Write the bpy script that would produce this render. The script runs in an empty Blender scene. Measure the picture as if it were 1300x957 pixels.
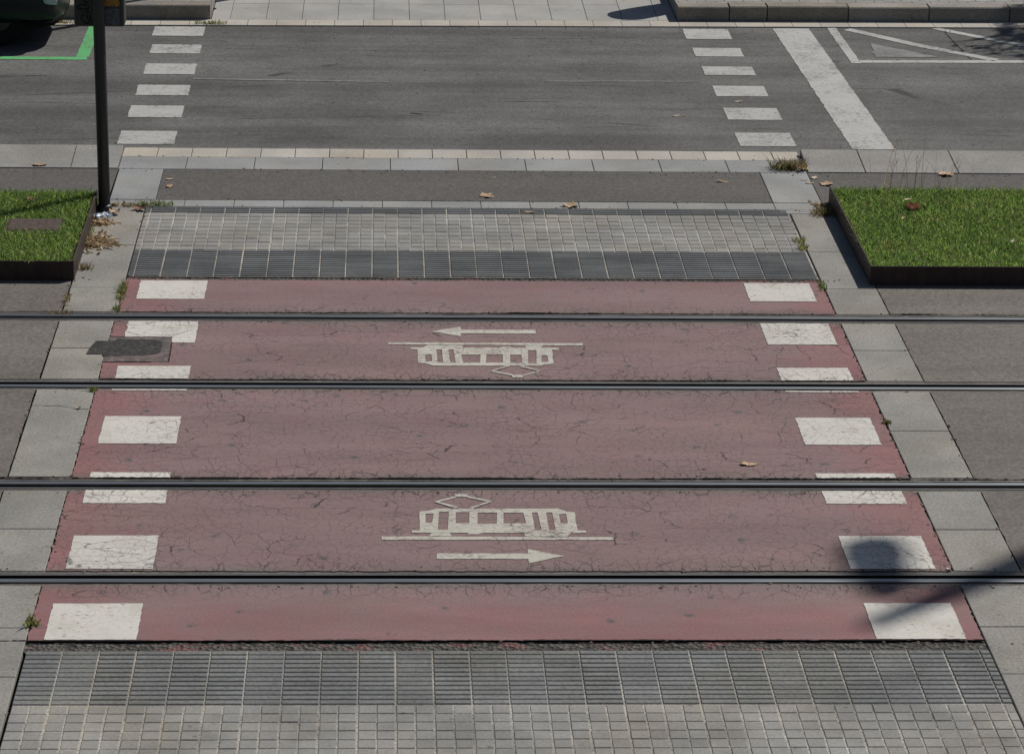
import bpy, bmesh, math, random
import numpy as np
from mathutils import Vector, Matrix
from mathutils.geometry import tessellate_polygon
random.seed(7); rng = np.random.default_rng(11)
scene = bpy.context.scene
COL = scene.collection
R = math.radians

# ------------------------------------------------------------------ helpers
class MB:
    """collects simple solids, then links them as ONE mesh object"""
    def __init__(s): s.v = []; s.f = []; s.m = []
    def add(s, vs, fs, m=0):
        o = len(s.v); s.v += [tuple(p) for p in vs]
        for f in fs: s.f.append(tuple(i + o for i in f)); s.m.append(m)
    def quad(s, a, b, c, d, m=0): s.add([a, b, c, d], [(0, 1, 2, 3)], m)
    def box(s, x0, x1, y0, y1, z0, z1, m=0, bev=0.0):
        if bev <= 0:
            s.add([(x0,y0,z0),(x1,y0,z0),(x1,y1,z0),(x0,y1,z0),(x0,y0,z1),(x1,y0,z1),(x1,y1,z1),(x0,y1,z1)],
                  [(3,2,1,0),(4,5,6,7),(0,1,5,4),(1,2,6,5),(2,3,7,6),(3,0,4,7)], m)
        else:
            b = bev
            s.add([(x0,y0,z0),(x1,y0,z0),(x1,y1,z0),(x0,y1,z0),(x0,y0,z1-b),(x1,y0,z1-b),(x1,y1,z1-b),(x0,y1,z1-b),
                   (x0+b,y0+b,z1),(x1-b,y0+b,z1),(x1-b,y1-b,z1),(x0+b,y1-b,z1)],
                  [(0,1,5,4),(1,2,6,5),(2,3,7,6),(3,0,4,7),(4,5,9,8),(5,6,10,9),(6,7,11,10),(7,4,8,11),(8,9,10,11)], m)
    def prism(s, pts, z0, z1, m=0):
        n = len(pts)
        tri = tessellate_polygon([[Vector((p[0], p[1], 0)) for p in pts]])
        area = sum(pts[i][0]*pts[(i+1)%n][1]-pts[(i+1)%n][0]*pts[i][1] for i in range(n))
        if area < 0: pts = pts[::-1]; tri = tessellate_polygon([[Vector((p[0], p[1], 0)) for p in pts]])
        vs = [(x, y, z1) for x, y in pts] + [(x, y, z0) for x, y in pts]
        fs = []
        for t in tri:
            a, b, c = [pts[i] for i in t]
            cr = (b[0]-a[0])*(c[1]-a[1])-(b[1]-a[1])*(c[0]-a[0])
            fs.append(tuple(t) if cr > 0 else tuple(t[::-1]))
        for i in range(n): j = (i+1) % n; fs.append((i, i+n, j+n, j))
        s.add(vs, fs, m)
    def sheet(s, loops, z, m=0):
        flat = [p for l in loops for p in l]
        tri = tessellate_polygon([[Vector((p[0], p[1], 0)) for p in l] for l in loops])
        fs = []
        for t in tri:
            a, b, c = [flat[i] for i in t]
            cr = (b[0]-a[0])*(c[1]-a[1])-(b[1]-a[1])*(c[0]-a[0])
            if abs(cr) < 1e-12: continue
            fs.append(tuple(t) if cr > 0 else tuple(t[::-1]))
        s.add([(x, y, z) for x, y in flat], fs, m)
    def tube(s, path, rads, n=12, m=0, cap=True):
        rings = []
        for i, p in enumerate(path):
            p = Vector(p)
            d = (Vector(path[min(i+1, len(path)-1)]) - Vector(path[max(i-1, 0)])).normalized()
            a = d.orthogonal().normalized() if i == 0 else None
            if i == 0: ref = a
            a = (ref - d * ref.dot(d)).normalized(); ref = a
            b = d.cross(a)
            r = rads[i] if hasattr(rads, '__len__') else rads
            rings.append([p + a*math.cos(2*math.pi*k/n)*r + b*math.sin(2*math.pi*k/n)*r for k in range(n)])
        vs = [v for r_ in rings for v in r_]; fs = []
        for i in range(len(rings)-1):
            for k in range(n):
                k2 = (k+1) % n
                fs.append((i*n+k, i*n+k2, (i+1)*n+k2, (i+1)*n+k))
        if cap: fs.append(tuple(range(n))[::-1]); fs.append(tuple((len(rings)-1)*n+k for k in range(n)))
        s.add(vs, fs, m)
    def build(s, name, mats, parent=None, smooth=False):
        me = bpy.data.meshes.new(name); me.from_pydata(s.v, [], s.f)
        if not isinstance(mats, (list, tuple)): mats = [mats]
        for mt in mats: me.materials.append(mt)
        if len(mats) > 1: me.polygons.foreach_set('material_index', s.m)
        if smooth: me.polygons.foreach_set('use_smooth', [True]*len(s.f))
        me.update()
        o = bpy.data.objects.new(name, me); COL.objects.link(o)
        if parent: o.parent = parent
        return o

def tag(o, label=None, cat=None, group=None, kind=None):
    if label: o['label'] = label
    if cat: o['category'] = cat
    if group: o['group'] = group
    if kind: o['kind'] = kind
    return o
def struct(o): o['kind'] = 'structure'; return o
def empty(name, loc, label, cat, group=None, rz=0):
    o = bpy.data.objects.new(name, None); COL.objects.link(o); o.location = loc; o.rotation_euler = (0, 0, rz)
    o.empty_display_size = .2
    return tag(o, label, cat, group)
def rag(pts, step=.05, amp=.006, closed=True):
    """edge of a worn sheet: subdivided and slightly uneven"""
    out = []; n = len(pts)
    for i in range(n):
        a = pts[i]; b = pts[(i+1) % n]
        L = math.hypot(b[0]-a[0], b[1]-a[1]); k = max(1, int(L/step))
        nx, ny = -(b[1]-a[1])/max(L,1e-6), (b[0]-a[0])/max(L,1e-6)
        for j in range(k):
            t = j/k; e = random.gauss(0, amp)
            if j == 0: e *= .5
            out.append((a[0]+(b[0]-a[0])*t+nx*e, a[1]+(b[1]-a[1])*t+ny*e))
    return out
def rect(x0, x1, y0, y1): return [(x0, y0), (x1, y0), (x1, y1), (x0, y1)]

# ------------------------------------------------------------------ materials
class NT:
    def __init__(s, name):
        s.mat = bpy.data.materials.new(name); s.mat.use_nodes = True
        s.nt = s.mat.node_tree; s.nt.nodes.clear()
        s.out = s.nt.nodes.new('ShaderNodeOutputMaterial'); s.b = s.nt.nodes.new('ShaderNodeBsdfPrincipled')
        s.nt.links.new(s.b.outputs[0], s.out.inputs[0])
        s.pos = s.nt.nodes.new('ShaderNodeNewGeometry')
    def set(s, sock, v):
        if isinstance(v, bpy.types.NodeSocket): s.nt.links.new(v, sock)
        elif v is not None: sock.default_value = v
    def map(s, sc, off=(0,0,0), src=None):
        n = s.nt.nodes.new('ShaderNodeMapping'); s.nt.links.new(src or s.pos.outputs['Position'], n.inputs[0])
        n.inputs['Scale'].default_value = sc; n.inputs['Location'].default_value = off
        return n.outputs[0]
    def noise(s, scale, det=3, rough=.55, vec=None, col=False, dist=0):
        n = s.nt.nodes.new('ShaderNodeTexNoise'); s.nt.links.new(vec or s.pos.outputs['Position'], n.inputs['Vector'])
        n.inputs['Scale'].default_value = scale; n.inputs['Detail'].default_value = det; n.inputs['Roughness'].default_value = rough
        n.inputs['Distortion'].default_value = dist
        return n.outputs['Color' if col else 'Fac']
    def voro(s, scale, feat='F1', vec=None, out='Distance', rnd=1):
        n = s.nt.nodes.new('ShaderNodeTexVoronoi'); n.feature = feat; n.voronoi_dimensions = '2D'
        s.nt.links.new(vec or s.pos.outputs['Position'], n.inputs['Vector']); n.inputs['Scale'].default_value = scale
        n.inputs['Randomness'].default_value = rnd
        return n.outputs[out]
    def math(s, op, a, b=None, c=None, clamp=False):
        n = s.nt.nodes.new('ShaderNodeMath'); n.operation = op; n.use_clamp = clamp
        s.set(n.inputs[0], a); s.set(n.inputs[1], b)
        if c is not None: s.set(n.inputs[2], c)
        return n.outputs[0]
    def ramp(s, x, lo, hi, a=0., b=1., smooth=True):
        n = s.nt.nodes.new('ShaderNodeMapRange'); n.interpolation_type = 'SMOOTHSTEP' if smooth else 'LINEAR'
        s.set(n.inputs[0], x); n.inputs[1].default_value = lo; n.inputs[2].default_value = hi
        n.inputs[3].default_value = a; n.inputs[4].default_value = b
        return n.outputs[0]
    def mix(s, f, a, b, mode='MIX'):
        n = s.nt.nodes.new('ShaderNodeMix'); n.data_type = 'RGBA'; n.blend_type = mode
        s.set(n.inputs[0], f)
        for k, v in ((6, a), (7, b)):
            if isinstance(v, (tuple, list)) and len(v) == 3: v = (*v, 1)
            s.set(n.inputs[k], v)
        return n.outputs[2]
    def scale(s, colr, f):
        """multiply a colour by a grey factor"""
        n = s.nt.nodes.new('ShaderNodeVectorMath'); n.operation = 'SCALE'
        if isinstance(colr, (tuple, list)): n.inputs[0].default_value = colr[:3]
        else: s.nt.links.new(colr, n.inputs[0])
        s.set(n.inputs['Scale'], f); return n.outputs[0]
    def island(s): return s.pos.outputs['Random Per Island']
    def xyz(s):
        n = s.nt.nodes.new('ShaderNodeSeparateXYZ'); s.nt.links.new(s.pos.outputs['Position'], n.inputs[0]); return n.outputs
    def bump(s, h, st=.3, d=.01):
        n = s.nt.nodes.new('ShaderNodeBump'); n.inputs['Strength'].default_value = st; n.inputs['Distance'].default_value = d
        s.set(n.inputs['Height'], h); s.nt.links.new(n.outputs[0], s.b.inputs['Normal'])
    def fin(s, colr, rough=.8, metal=0., spec=.3):
        if isinstance(colr, (tuple, list)) and len(colr) == 3: colr = (*colr, 1)
        s.set(s.b.inputs['Base Color'], colr); s.set(s.b.inputs['Roughness'], rough); s.set(s.b.inputs['Metallic'], metal)
        s.b.inputs['Specular IOR Level'].default_value = spec
        return s.mat

def plain(name, c, rough=.5, metal=0., spec=.4, var=.12, sc=25):
    n = NT(name); f = n.ramp(n.noise(sc, 4), .25, .75, 1-var, 1+var)
    return n.fin(n.scale(c, f), rough, metal, spec)

def cracks(n, amount=1.0):
    """crazed paint: three families of cracks, each only in patches"""
    w = n.noise(8, 3, .6, col=True)
    sub = n.nt.nodes.new('ShaderNodeVectorMath'); sub.operation = 'MULTIPLY_ADD'
    n.nt.links.new(w, sub.inputs[0]); sub.inputs[1].default_value = (.11, .11, 0); n.nt.links.new(n.pos.outputs['Position'], sub.inputs[2])
    wv = sub.outputs[0]
    big = n.ramp(n.voro(4.6, 'DISTANCE_TO_EDGE', wv), .004, .020, 1, 0)
    mb = n.ramp(n.noise(1.4, 4, .65), .45, .62)
    fine = n.ramp(n.voro(15.0, 'DISTANCE_TO_EDGE', wv), .015, .07, 1, 0)
    mf = n.ramp(n.noise(2.6, 4, .7, vec=n.map((1,1,1),(7,3,0))), .34, .58)
    hv = n.map((1.0, 4.2, 1), (3, 1, 0), wv)
    hor = n.ramp(n.voro(2.3, 'DISTANCE_TO_EDGE', hv), .006, .030, 1, 0)
    mh = n.ramp(n.noise(1.7, 3, .65, vec=n.map((.6,1.6,1),(13,8,0))), .47, .62)
    vv = n.map((6.0, 1.6, 1), (5, 2, 0), wv)
    ver = n.ramp(n.voro(2.4, 'DISTANCE_TO_EDGE', vv), .015, .058, 1, 0)
    y = n.xyz()[1]
    near = None
    for c in (0., 1.435, 3.245, 4.68):
        d = n.ramp(n.math('ABSOLUTE', n.math('SUBTRACT', y, c)), .12, .36, 1, 0)
        near = d if near is None else n.math('MAXIMUM', near, d)
    mv = n.math('MULTIPLY', n.math('MULTIPLY', near, .95), n.ramp(n.noise(4.5, 2, .6, vec=n.map((1,.4,1),(1,21,0))), .40, .56))
    a = n.math('MULTIPLY', big, mb); b = n.math('MULTIPLY', n.math('MULTIPLY', fine, mf), .50)
    c = n.math('MULTIPLY', hor, mh); d = n.math('MULTIPLY', ver, mv)
    m = n.math('MAXIMUM', n.math('MAXIMUM', a, b), n.math('MAXIMUM', c, d))
    fresh = n.ramp(y, -.38, -.18, .15, 1)          # the nearest strip is younger and hardly cracked
    fresh2 = n.ramp(y, 4.75, 5.1, 1, .45)
    m = n.math('MULTIPLY', m, n.math('MULTIPLY', fresh, fresh2))
    return n.math('MULTIPLY', m, amount, clamp=True)

def asphalt(name, c, streak=.10, grain=.28, spots=True, sc=1.0):
    n = NT(name)
    g = n.ramp(n.noise(52*sc, 3, .8), .28, .72, 1-grain, 1+grain, False)
    g2 = n.ramp(n.voro(48*sc, 'F1', out='Color'), .0, 1., 1-grain*.9, 1+grain*1.0, False)
    s1 = n.ramp(n.noise(1.0, 4, .6, vec=n.map((.12, 1.7, 1))), .3, .7, 1-streak, 1+streak)
    s2 = n.ramp(n.noise(.8, 4, .6), .3, .7, 1-streak*.7, 1+streak*.7)
    f = n.math('MULTIPLY', n.math('MULTIPLY', g, g2), n.math('MULTIPLY', s1, s2))
    colr = n.scale(c, f)
    if spots:
        sp = n.ramp(n.voro(1.6, 'F1', vec=n.map((.8, 1.2, 1))), .03, .07, 1, 0)
        sp = n.math('MULTIPLY', sp, n.ramp(n.noise(9, 3), .45, .6))
        colr = n.mix(n.math('MULTIPLY', sp, .5), colr, (.03, .03, .032))
        lt = n.ramp(n.noise(1, 3, .6, vec=n.map((.5, 9, 1), (4, 0, 0))), .62, .74, 0, .22)
        colr = n.mix(lt, colr, (.17, .168, .163))
        ck = n.ramp(n.voro(.55, 'DISTANCE_TO_EDGE', n.map((.25, 2.3, 1))), .003, .016, 1, 0)
        ck = n.math('MULTIPLY', ck, n.ramp(n.noise(1.2, 3), .48, .60, 0, .8))
        colr = n.mix(ck, colr, (.03, .03, .03))
    n.bump(n.noise(85*sc, 2, .7), .25, .006)
    return n.fin(colr, .85, 0, .25)

def concrete(name, c, grain=.10, tint=.06, stain=.14, isl=.09, gs=55):
    grain *= 1.7; stain *= 1.35
    n = NT(name)
    g = n.ramp(n.noise(gs, 2, .7), .28, .72, 1-grain, 1+grain, False)
    s1 = n.ramp(n.noise(1.6, 5, .62), .3, .7, 1-stain, 1+stain)
    i = n.ramp(n.island(), 0, 1, 1-isl, 1+isl, False)
    f = n.math('MULTIPLY', n.math('MULTIPLY', g, s1), i)
    colr = n.scale(c, f)
    warm = n.ramp(n.noise(1.1, 3, vec=n.map((1,1,1),(9,2,0))), .4, .65)
    colr = n.mix(n.math('MULTIPLY', warm, tint*6), colr, n.scale(colr, 1.0)) if False else n.mix(warm, colr, n.mix(1.0, colr, (1+tint, 1.0, 1-tint*1.6), 'MULTIPLY'))
    spot = n.math('MULTIPLY', n.ramp(n.voro(4.2, 'F1'), .035, .07, 1, 0), n.ramp(n.noise(2.3, 2), .5, .6, 0, .5))
    colr = n.mix(spot, colr, (.09, .087, .083))
    n.bump(n.noise(gs, 2, .7), .15, .004)
    return n.fin(colr, .85, 0, .25)

def red_paint():
    n = NT('red crossing surfacing')
    x, y, z_ = n.xyz()
    ex = n.math('MINIMUM', n.math('SUBTRACT', x, -1.93), n.math('SUBTRACT', 3.33, x))
    e1 = n.ramp(ex, .0, .75, 1, 0)
    e2 = n.ramp(y, -.55, -.2, .75, 0); e3 = n.ramp(y, 4.9, 5.5, 0, .35)
    fr = n.math('MAXIMUM', e1, n.math('MAXIMUM', e2, e3))
    nz = n.ramp(n.noise(2.2, 5, .65), .3, .7, -.40, .28)
    fr = n.math('ADD', fr, nz, clamp=True)
    colr = n.mix(fr, (.218, .150, .148), (.250, .126, .127))
    bw = n.ramp(n.noise(.9, 4, .6, vec=n.map((.6, 1.3, 1), (2, 5, 0))), .45, .7)
    colr = n.mix(n.math('MULTIPLY', bw, .45), colr, (.225, .160, .140))
    # grey dirt polished in beside each rail
    near = None
    for c in (0., 1.435, 3.245, 4.68):
        d = n.ramp(n.math('ABSOLUTE', n.math('SUBTRACT', y, c)), .10, .24, 1, 0)
        near = d if near is None else n.math('MAXIMUM', near, d)
    near = n.math('MULTIPLY', near, n.ramp(n.noise(3.0, 4, .65, vec=n.map((.35, 1.6, 1))), .35, .65, .1, .8))
    colr = n.mix(near, colr, (.150, .130, .118))
    g = n.ramp(n.noise(60, 3, .8), .28, .72, .82, 1.18, False)
    s = n.ramp(n.noise(1.4, 5, .6, vec=n.map((.35, 1.6, 1))), .3, .7, .88, 1.10)
    colr = n.scale(colr, n.math('MULTIPLY', g, s))
    # chipped spots showing asphalt
    ch = n.math('MULTIPLY', n.ramp(n.voro(1.7, 'F1'), .03, .07, 1, 0), n.ramp(n.noise(26, 3), .42, .55))
    colr = n.mix(n.math('MULTIPLY', ch, .8), colr, (.075, .085, .088))
    # sooty fans
    st = n.ramp(n.noise(1.9, 5, .7, vec=n.map((1.6, 1.6, 1), (5, 11, 0))), .60, .80, 0, .18)
    colr = n.mix(st, colr, (.105, .088, .086))
    ck = cracks(n, .92)
    colr = n.mix(ck, colr, (.045, .034, .032))
    n.bump(n.math('SUBTRACT', n.noise(60, 2, .7), n.math('MULTIPLY', ck, .8)), .15, .004)
    return n.fin(colr, .8, 0, .25)

def white_paint(name, c, under, wear=.5, dirt=.5, crack=True):
    n = NT(name)
    d1 = n.ramp(n.noise(3.5, 5, .68), .42, .72, 0, dirt)
    colr = n.mix(d1, c, tuple(v*k for v, k in zip(c, (.70, .67, .62))))
    g = n.ramp(n.noise(90, 2, .7), .28, .72, .92, 1.06, False)
    colr = n.scale(colr, g)
    w = n.ramp(n.math('ADD', n.noise(42, 3, .75, vec=n.map((.6, 1.5, 1))), n.math('MULTIPLY', n.noise(2.2, 3), .55)), .92-.15*wear, 1.02-.08*wear, 0, .85)
    colr = n.mix(w, colr, under)
    sp = n.math('MULTIPLY', n.ramp(n.voro(5, 'F1', vec=n.map((.8, 2, 1))), .04, .08, 1, 0), n.ramp(n.noise(11, 3), .48, .6))
    colr = n.mix(n.math('MULTIPLY', sp, .75), colr, (.07, .07, .072))
    i = n.ramp(n.island(), 0, 1, .95, 1.05, False); colr = n.scale(colr, i)
    if crack:
        ck = cracks(n, .75); colr = n.mix(ck, colr, (.075, .065, .06))
    else:
        ck = n.math('MULTIPLY', n.ramp(n.voro(5.5, 'DISTANCE_TO_EDGE', n.map((.7, 1.4, 1))), .005, .03, 1, 0), n.ramp(n.noise(2.5, 3), .5, .62, 0, .5))
        colr = n.mix(ck, colr, (.1, .1, .1))
    n.bump(n.noise(60, 2, .7), .15, .004)
    return n.fin(colr, .75, 0, .3)

M = {}
M['road'] = asphalt('road asphalt', (.107, .105, .101), .25, .26)
M['path'] = asphalt('dark path asphalt', (.103, .097, .091), .08, .25, False)
M['panel'] = asphalt('exposed track panel concrete', (.150, .135, .121), .11, .24, False)
M['red'] = red_paint()
M['white'] = white_paint('cream white thermoplastic', (.59, .57, .525), (.22, .17, .155), .45, .5)
M['icon'] = white_paint('old cream white paint', (.50, .48, .42), (.20, .155, .15), .9, .4)
M['roadwhite'] = white_paint('worn white road paint', (.42, .42, .405), (.13, .128, .122), .8, .4, False)
M['oldwhite'] = white_paint('nearly gone white road paint', (.24, .238, .23), (.12, .117, .112), 1.6, .4, False)
M['green'] = white_paint('green parking paint', (.105, .40, .145), (.12, .117, .11), .6, .2, False)
M['slab'] = concrete('grey granite border slab', (.245, .238, .220), .15, .035, .13, .07, 55)
M['bluegrey'] = concrete('blue grey granite', (.262, .268, .268), .10, .03, .10, .06)
M['cream'] = concrete('cream kerb stone', (.40, .376, .342), .10, .05, .10, .09)
M['kerb'] = concrete('pale concrete kerb', (.262, .257, .245), .13, .03, .10, .03)
M['kerbdark'] = concrete('granite kerb block', (.245, .228, .205), .17, .05, .16, .10)
M['panot'] = concrete('light grey paving tile', (.245, .243, .233), .09, .04, .13, .10)
M['farpave'] = concrete('pale far pavement slab', (.33, .325, .312), .08, .03, .09, .05)
M['ribtile'] = concrete('dark ribbed tactile tile', (.110, .116, .120), .10, .02, .16, .16)
M['ribtile2'] = concrete('worn ribbed tactile tile', (.165, .170, .168), .16, .03, .11, .12, 45)
M['mortar'] = concrete('sandy joint mortar', (.30, .283, .257), .25, .05, .34, .1)
M['grout'] = concrete('rail grout', (.120, .113, .102), .22, .05, .25, .2)
M['ground'] = asphalt('bare subgrade', (.05, .045, .04), .2, .3, False)
M['brick'] = None
def brickpave():
    n = NT('small grey paving setts')
    b = n.nt.nodes.new('ShaderNodeTexBrick'); n.nt.links.new(n.map((1,1,1)), b.inputs['Vector'])
    b.inputs['Color1'].default_value = (.26,.25,.235,1); b.inputs['Color2'].default_value = (.31,.30,.28,1); b.inputs['Mortar'].default_value = (.12,.115,.11,1)
    b.inputs['Scale'].default_value = 1; b.inputs['Brick Width'].default_value = .2; b.inputs['Row Height'].default_value = .1; b.inputs['Mortar Size'].default_value = .006
    f = n.ramp(n.noise(6, 4), .3, .7, .85, 1.12)
    return n.fin(n.scale(b.outputs['Color'], f), .85, 0, .25)
M['brick'] = brickpave()
def rubble():
    n = NT('crumbled asphalt joint')
    v = n.voro(38, 'F1', out='Color'); f = n.ramp(v, 0, 1, .45, 1.6, False)
    colr = n.scale((.085, .080, .073), f)
    rd = n.ramp(n.noise(3.0, 4, .7, vec=n.map((1,2,1))), .54, .62, 0, .75)
    colr = n.mix(rd, colr, (.21, .105, .10))
    n.bump(n.voro(38, 'F1'), .9, .02)
    return n.fin(colr, .9, 0, .2)
M['rubble'] = rubble()
M['patch'] = asphalt('coarse black repair asphalt', (.040, .039, .036), .1, .5, False, .8)
def frame_mat():
    n = NT('scuffed surfacing round repair')
    f = n.ramp(n.noise(14, 5, .75), .38, .62)
    colr = n.mix(f, (.085, .078, .072), (.19, .14, .138))
    colr = n.scale(colr, n.ramp(n.noise(70, 2, .7), .3, .7, .8, 1.2))
    return n.fin(colr, .85, 0, .25)
M['scuff'] = frame_mat()
def steel():
    n = NT('polished rail steel')
    f = n.ramp(n.noise(1, 4, .6, vec=n.map((1.2, 60, 1))), .3, .7, .8, 1.15)
    return n.fin(n.scale((.27, .285, .30), f), .40, .8, .5)
M['steel'] = steel()
M['railside'] = plain('brown unpolished rail edge', (.055, .050, .047), .6, .4, .4, .3, 10)
M['lip'] = plain('dull rail lip', (.10, .10, .105), .6, .4, .4, .2, 12)
M['groove'] = plain('greasy black rail groove', (.006, .006, .007), .9, 0, .1)
M['seal'] = plain('black rail sealant', (.022, .021, .020), .9, 0, .15, .5, 20)
def corten():
    n = NT('weathered corten edging')
    f = n.ramp(n.noise(9, 5, .7), .3, .7)
    colr = n.mix(f, (.034, .019, .017), (.060, .036, .031))
    v = n.ramp(n.noise(5, 4, .6, vec=n.map((3, 3, .3))), .35, .7, .75, 1.15)
    return n.fin(n.scale(colr, v), .62, .15, .4)
M['corten'] = corten()
M['soil'] = plain('dark soil', (.035, .028, .02), .95, 0, .1, .4, 30)
def grassm(name, a, b, c):
    n = NT(name)
    i = n.island()
    colr = n.mix(n.ramp(n.noise(2.2, 3), .35, .65), a, b)
    colr = n.mix(n.ramp(i, .86, .97), colr, c)
    if name == 'lawn grass': colr = n.mix(n.math('MULTIPLY', n.ramp(n.noise(3.1, 4, .65, vec=n.map((1,1,1),(4,8,0))), .56, .70, 0, .75), n.ramp(n.math('FRACT', n.math('MULTIPLY', i, 7.7)), .25, .6)), colr, (.21, .19, .075))
    colr = n.scale(colr, n.ramp(n.math('FRACT', n.math('MULTIPLY', i, 17.3)), 0, 1, .5, 1.5, False))
    n.b.inputs['Subsurface Weight'].default_value = 0
    m = n.fin(colr, .5, 0, .35)
    tr = n.nt.nodes.new('ShaderNodeBsdfTranslucent'); n.set(tr.inputs[0], n.scale(colr, 2.1))
    mx = n.nt.nodes.new('ShaderNodeMixShader'); mx.inputs[0].default_value = .5
    n.nt.links.new(n.b.outputs[0], mx.inputs[1]); n.nt.links.new(tr.outputs[0], mx.inputs[2]); n.nt.links.new(mx.outputs[0], n.out.inputs[0])
    return m
M['grass'] = grassm('lawn grass', (.110, .185, .040), (.150, .225, .052), (.30, .27, .12))
M['weed'] = grassm('weed green', (.10, .135, .04), (.16, .16, .06), (.30, .24, .12))
M['dryweed'] = grassm('dry weed', (.115, .11, .048), (.165, .12, .065), (.32, .23, .14))
M['straw'] = grassm('straw litter', (.27, .20, .12), (.36, .28, .175), (.50, .41, .29))
def leafm(name, c):
    n = NT(name); oi = n.nt.nodes.new('ShaderNodeObjectInfo')
    f = n.ramp(n.noise(30, 4, .7), .3, .7, .65, 1.25)
    colr = n.scale(c, n.math('MULTIPLY', f, n.ramp(oi.outputs['Random'], 0, 1, .8, 1.2, False)))
    return n.fin(colr, .8, 0, .12)
M['leaf'] = leafm('dry tan leaf', (.47, .34, .22)); M['leafred'] = leafm('red brown leaf', (.075, .017, .007))
M['leafpale'] = leafm('bleached pale leaf', (.60, .52, .42)); M['leafbrown'] = leafm('dark brown leaf', (.20, .12, .075))
M['grit'] = concrete('grit and leaf crumbs', (.15, .12, .09), .2, .1, .2, .7)
M['foil'] = plain('bluish foil', (.30, .34, .42), .5, .2, .4, .4, 40)
M['post'] = plain('dark grey post paint', (.022, .025, .027), .42, 0, .45, .10)
M['boxm'] = plain('dark grey box plastic', (.029, .032, .032), .55, 0, .4, .12, 30)
M['ink'] = plain('black marker', (.006, .006, .006), .6, 0, .2)
M['orange'] = plain('faded orange sticker', (.30, .17, .035), .7, 0, .3, .45, 60)
M['greysticker'] = plain('torn grey sticker', (.085, .095, .110), .75, 0, .3, .40, 45)
M['cover'] = plain('brown cast iron cover', (.085, .062, .052), .8, .1, .3, .25, 20)
M['tyre'] = plain('tyre rubber', (.018, .018, .018), .85, 0, .2)
M['carpaint'] = plain('dark green car paint', (.007, .015, .014), .30, 0, .30, .05)
M['plastic'] = plain('black bumper plastic', (.007, .008, .008), .8, 0, .08)
M['rim'] = plain('dark wheel cover', (.05, .05, .052), .35, .7, .5)
M['lamp'] = plain('headlight lens', (.38, .48, .50), .12, .1, .6, .15, 30)
M['glass'] = plain('dark car glass', (.02, .024, .026), .06, 0, .6)
M['galv'] = plain('galvanised grey paint', (.20, .205, .21), .5, .4, .4)
M['binm'] = plain('dark green bin metal', (.04, .055, .05), .5, .2, .4)
M['bark'] = plain('mottled bark', (.19, .165, .13), .9, 0, .2, .3, 9)
M['crown'] = grassm('plane tree leaves', (.05, .085, .022), (.075, .11, .03), (.11, .12, .04))
M['crackline'] = plain('dark crack dirt', (.03, .027, .025), .9, 0, .1)

# ------------------------------------------------------------------ layout constants (metres; rail nearest the viewer is Y = 0)
XL, XR = -1.931, 3.330           # red surfacing
SL, SR = -2.330, 3.735           # outer edges of the stone borders
RAILS = [(0.0, -1), (1.435, 1), (3.245, -1), (4.680, 1)]     # gauge line, side of the running head
FAR = 90.0

# ------------------------------------------------------------------ ground
m = MB(); m.quad((-400,-400,-.09), (400,-400,-.09), (400,400,-.09), (-400,400,-.09)); struct(m.build('ground', M['ground']))

def strips():
    ys = [-.845]
    for g, s in RAILS: ys += [g-.10, g+.10]
    ys.append(5.545); return [(ys[i], ys[i+1]) for i in range(0, len(ys), 2)]
m = MB()
for a, b in strips(): m.sheet([rag(rect(XL, XR, a, b), .03, .0032)], 0)
struct(m.build('red_crossing', M['red']))
m = MB()
for a, b in strips():
    if b > 5: b = 5.60
    if a < -.5: a = -6.0
    m.sheet([rag(rect(-FAR, SL-.005, a, b), .10, .002)], -.002); m.sheet([rag(rect(SR+.005, FAR, a, b), .10, .002)], -.002)
struct(m.build('track_bed', M['panel']))

# ------------------------------------------------------------------ tram rails: running head, groove and lip, with a grout strip each side
names = ['nearest tram rail, the lowest of the four across the crossing', 'second tram rail from the bottom, just above the right-pointing tram marking',
         'third tram rail from the bottom, just below the left-pointing tram marking', 'farthest tram rail, closest to the two grass beds']
def extr(mb, prof, g, s, mi):
    """profile (u, z) extruded along the track"""
    for i in range(len(prof)-1):
        (u0, z0), (u1, z1) = prof[i], prof[i+1]
        y0, y1 = g+s*u0, g+s*u1
        q = [(-FAR, y0, z0), (FAR, y0, z0), (FAR, y1, z1), (-FAR, y1, z1)]
        if s < 0: q = q[::-1]
        mb.quad(*q, m=mi[i])
for k, (g, s) in enumerate(RAILS):
    root = empty('tram_rail', (0, g, 0), names[k], 'tram rail', 'grooved tram rails crossing the street')
    w = MB()
    #   lip ..................... groove ............... running head
    prof = [(-.064,-.02),(-.064,-.003),(-.043,-.003),(-.040,-.045),(-.002,-.045),(0,-.010),(.008,-.001),(.022,.0025),(.042,.0022),(.052,-.002),(.058,-.010),(.058,-.022),(.074,-.022)]
    mi = [1,1,2,2,2,4,0,0,0,4,4,3]
    extr(w, prof, g, s, mi); o = w.build('running_rail', [M['steel'], M['lip'], M['groove'], M['seal'], M['railside']], root)
    o.matrix_parent_inverse = Matrix.Translation((0, -g, 0))
    for u0, u1, z in ((-.118, -.064, -.006), (.072, .118, -.005)):
        q = MB(); y0, y1 = sorted((g+s*u0, g+s*u1))
        q.sheet([rag(rect(-9, 9, y0, y1), .06, .0025)], z); q.quad((-FAR,y0,z),(-9,y0,z),(-9,y1,z),(-FAR,y1,z)); q.quad((9,y0,z),(FAR,y0,z),(FAR,y1,z),(9,y1,z))
        o = q.build('grout_strip', M['grout'], root); o.matrix_parent_inverse = Matrix.Translation((0, -g, 0))
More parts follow.
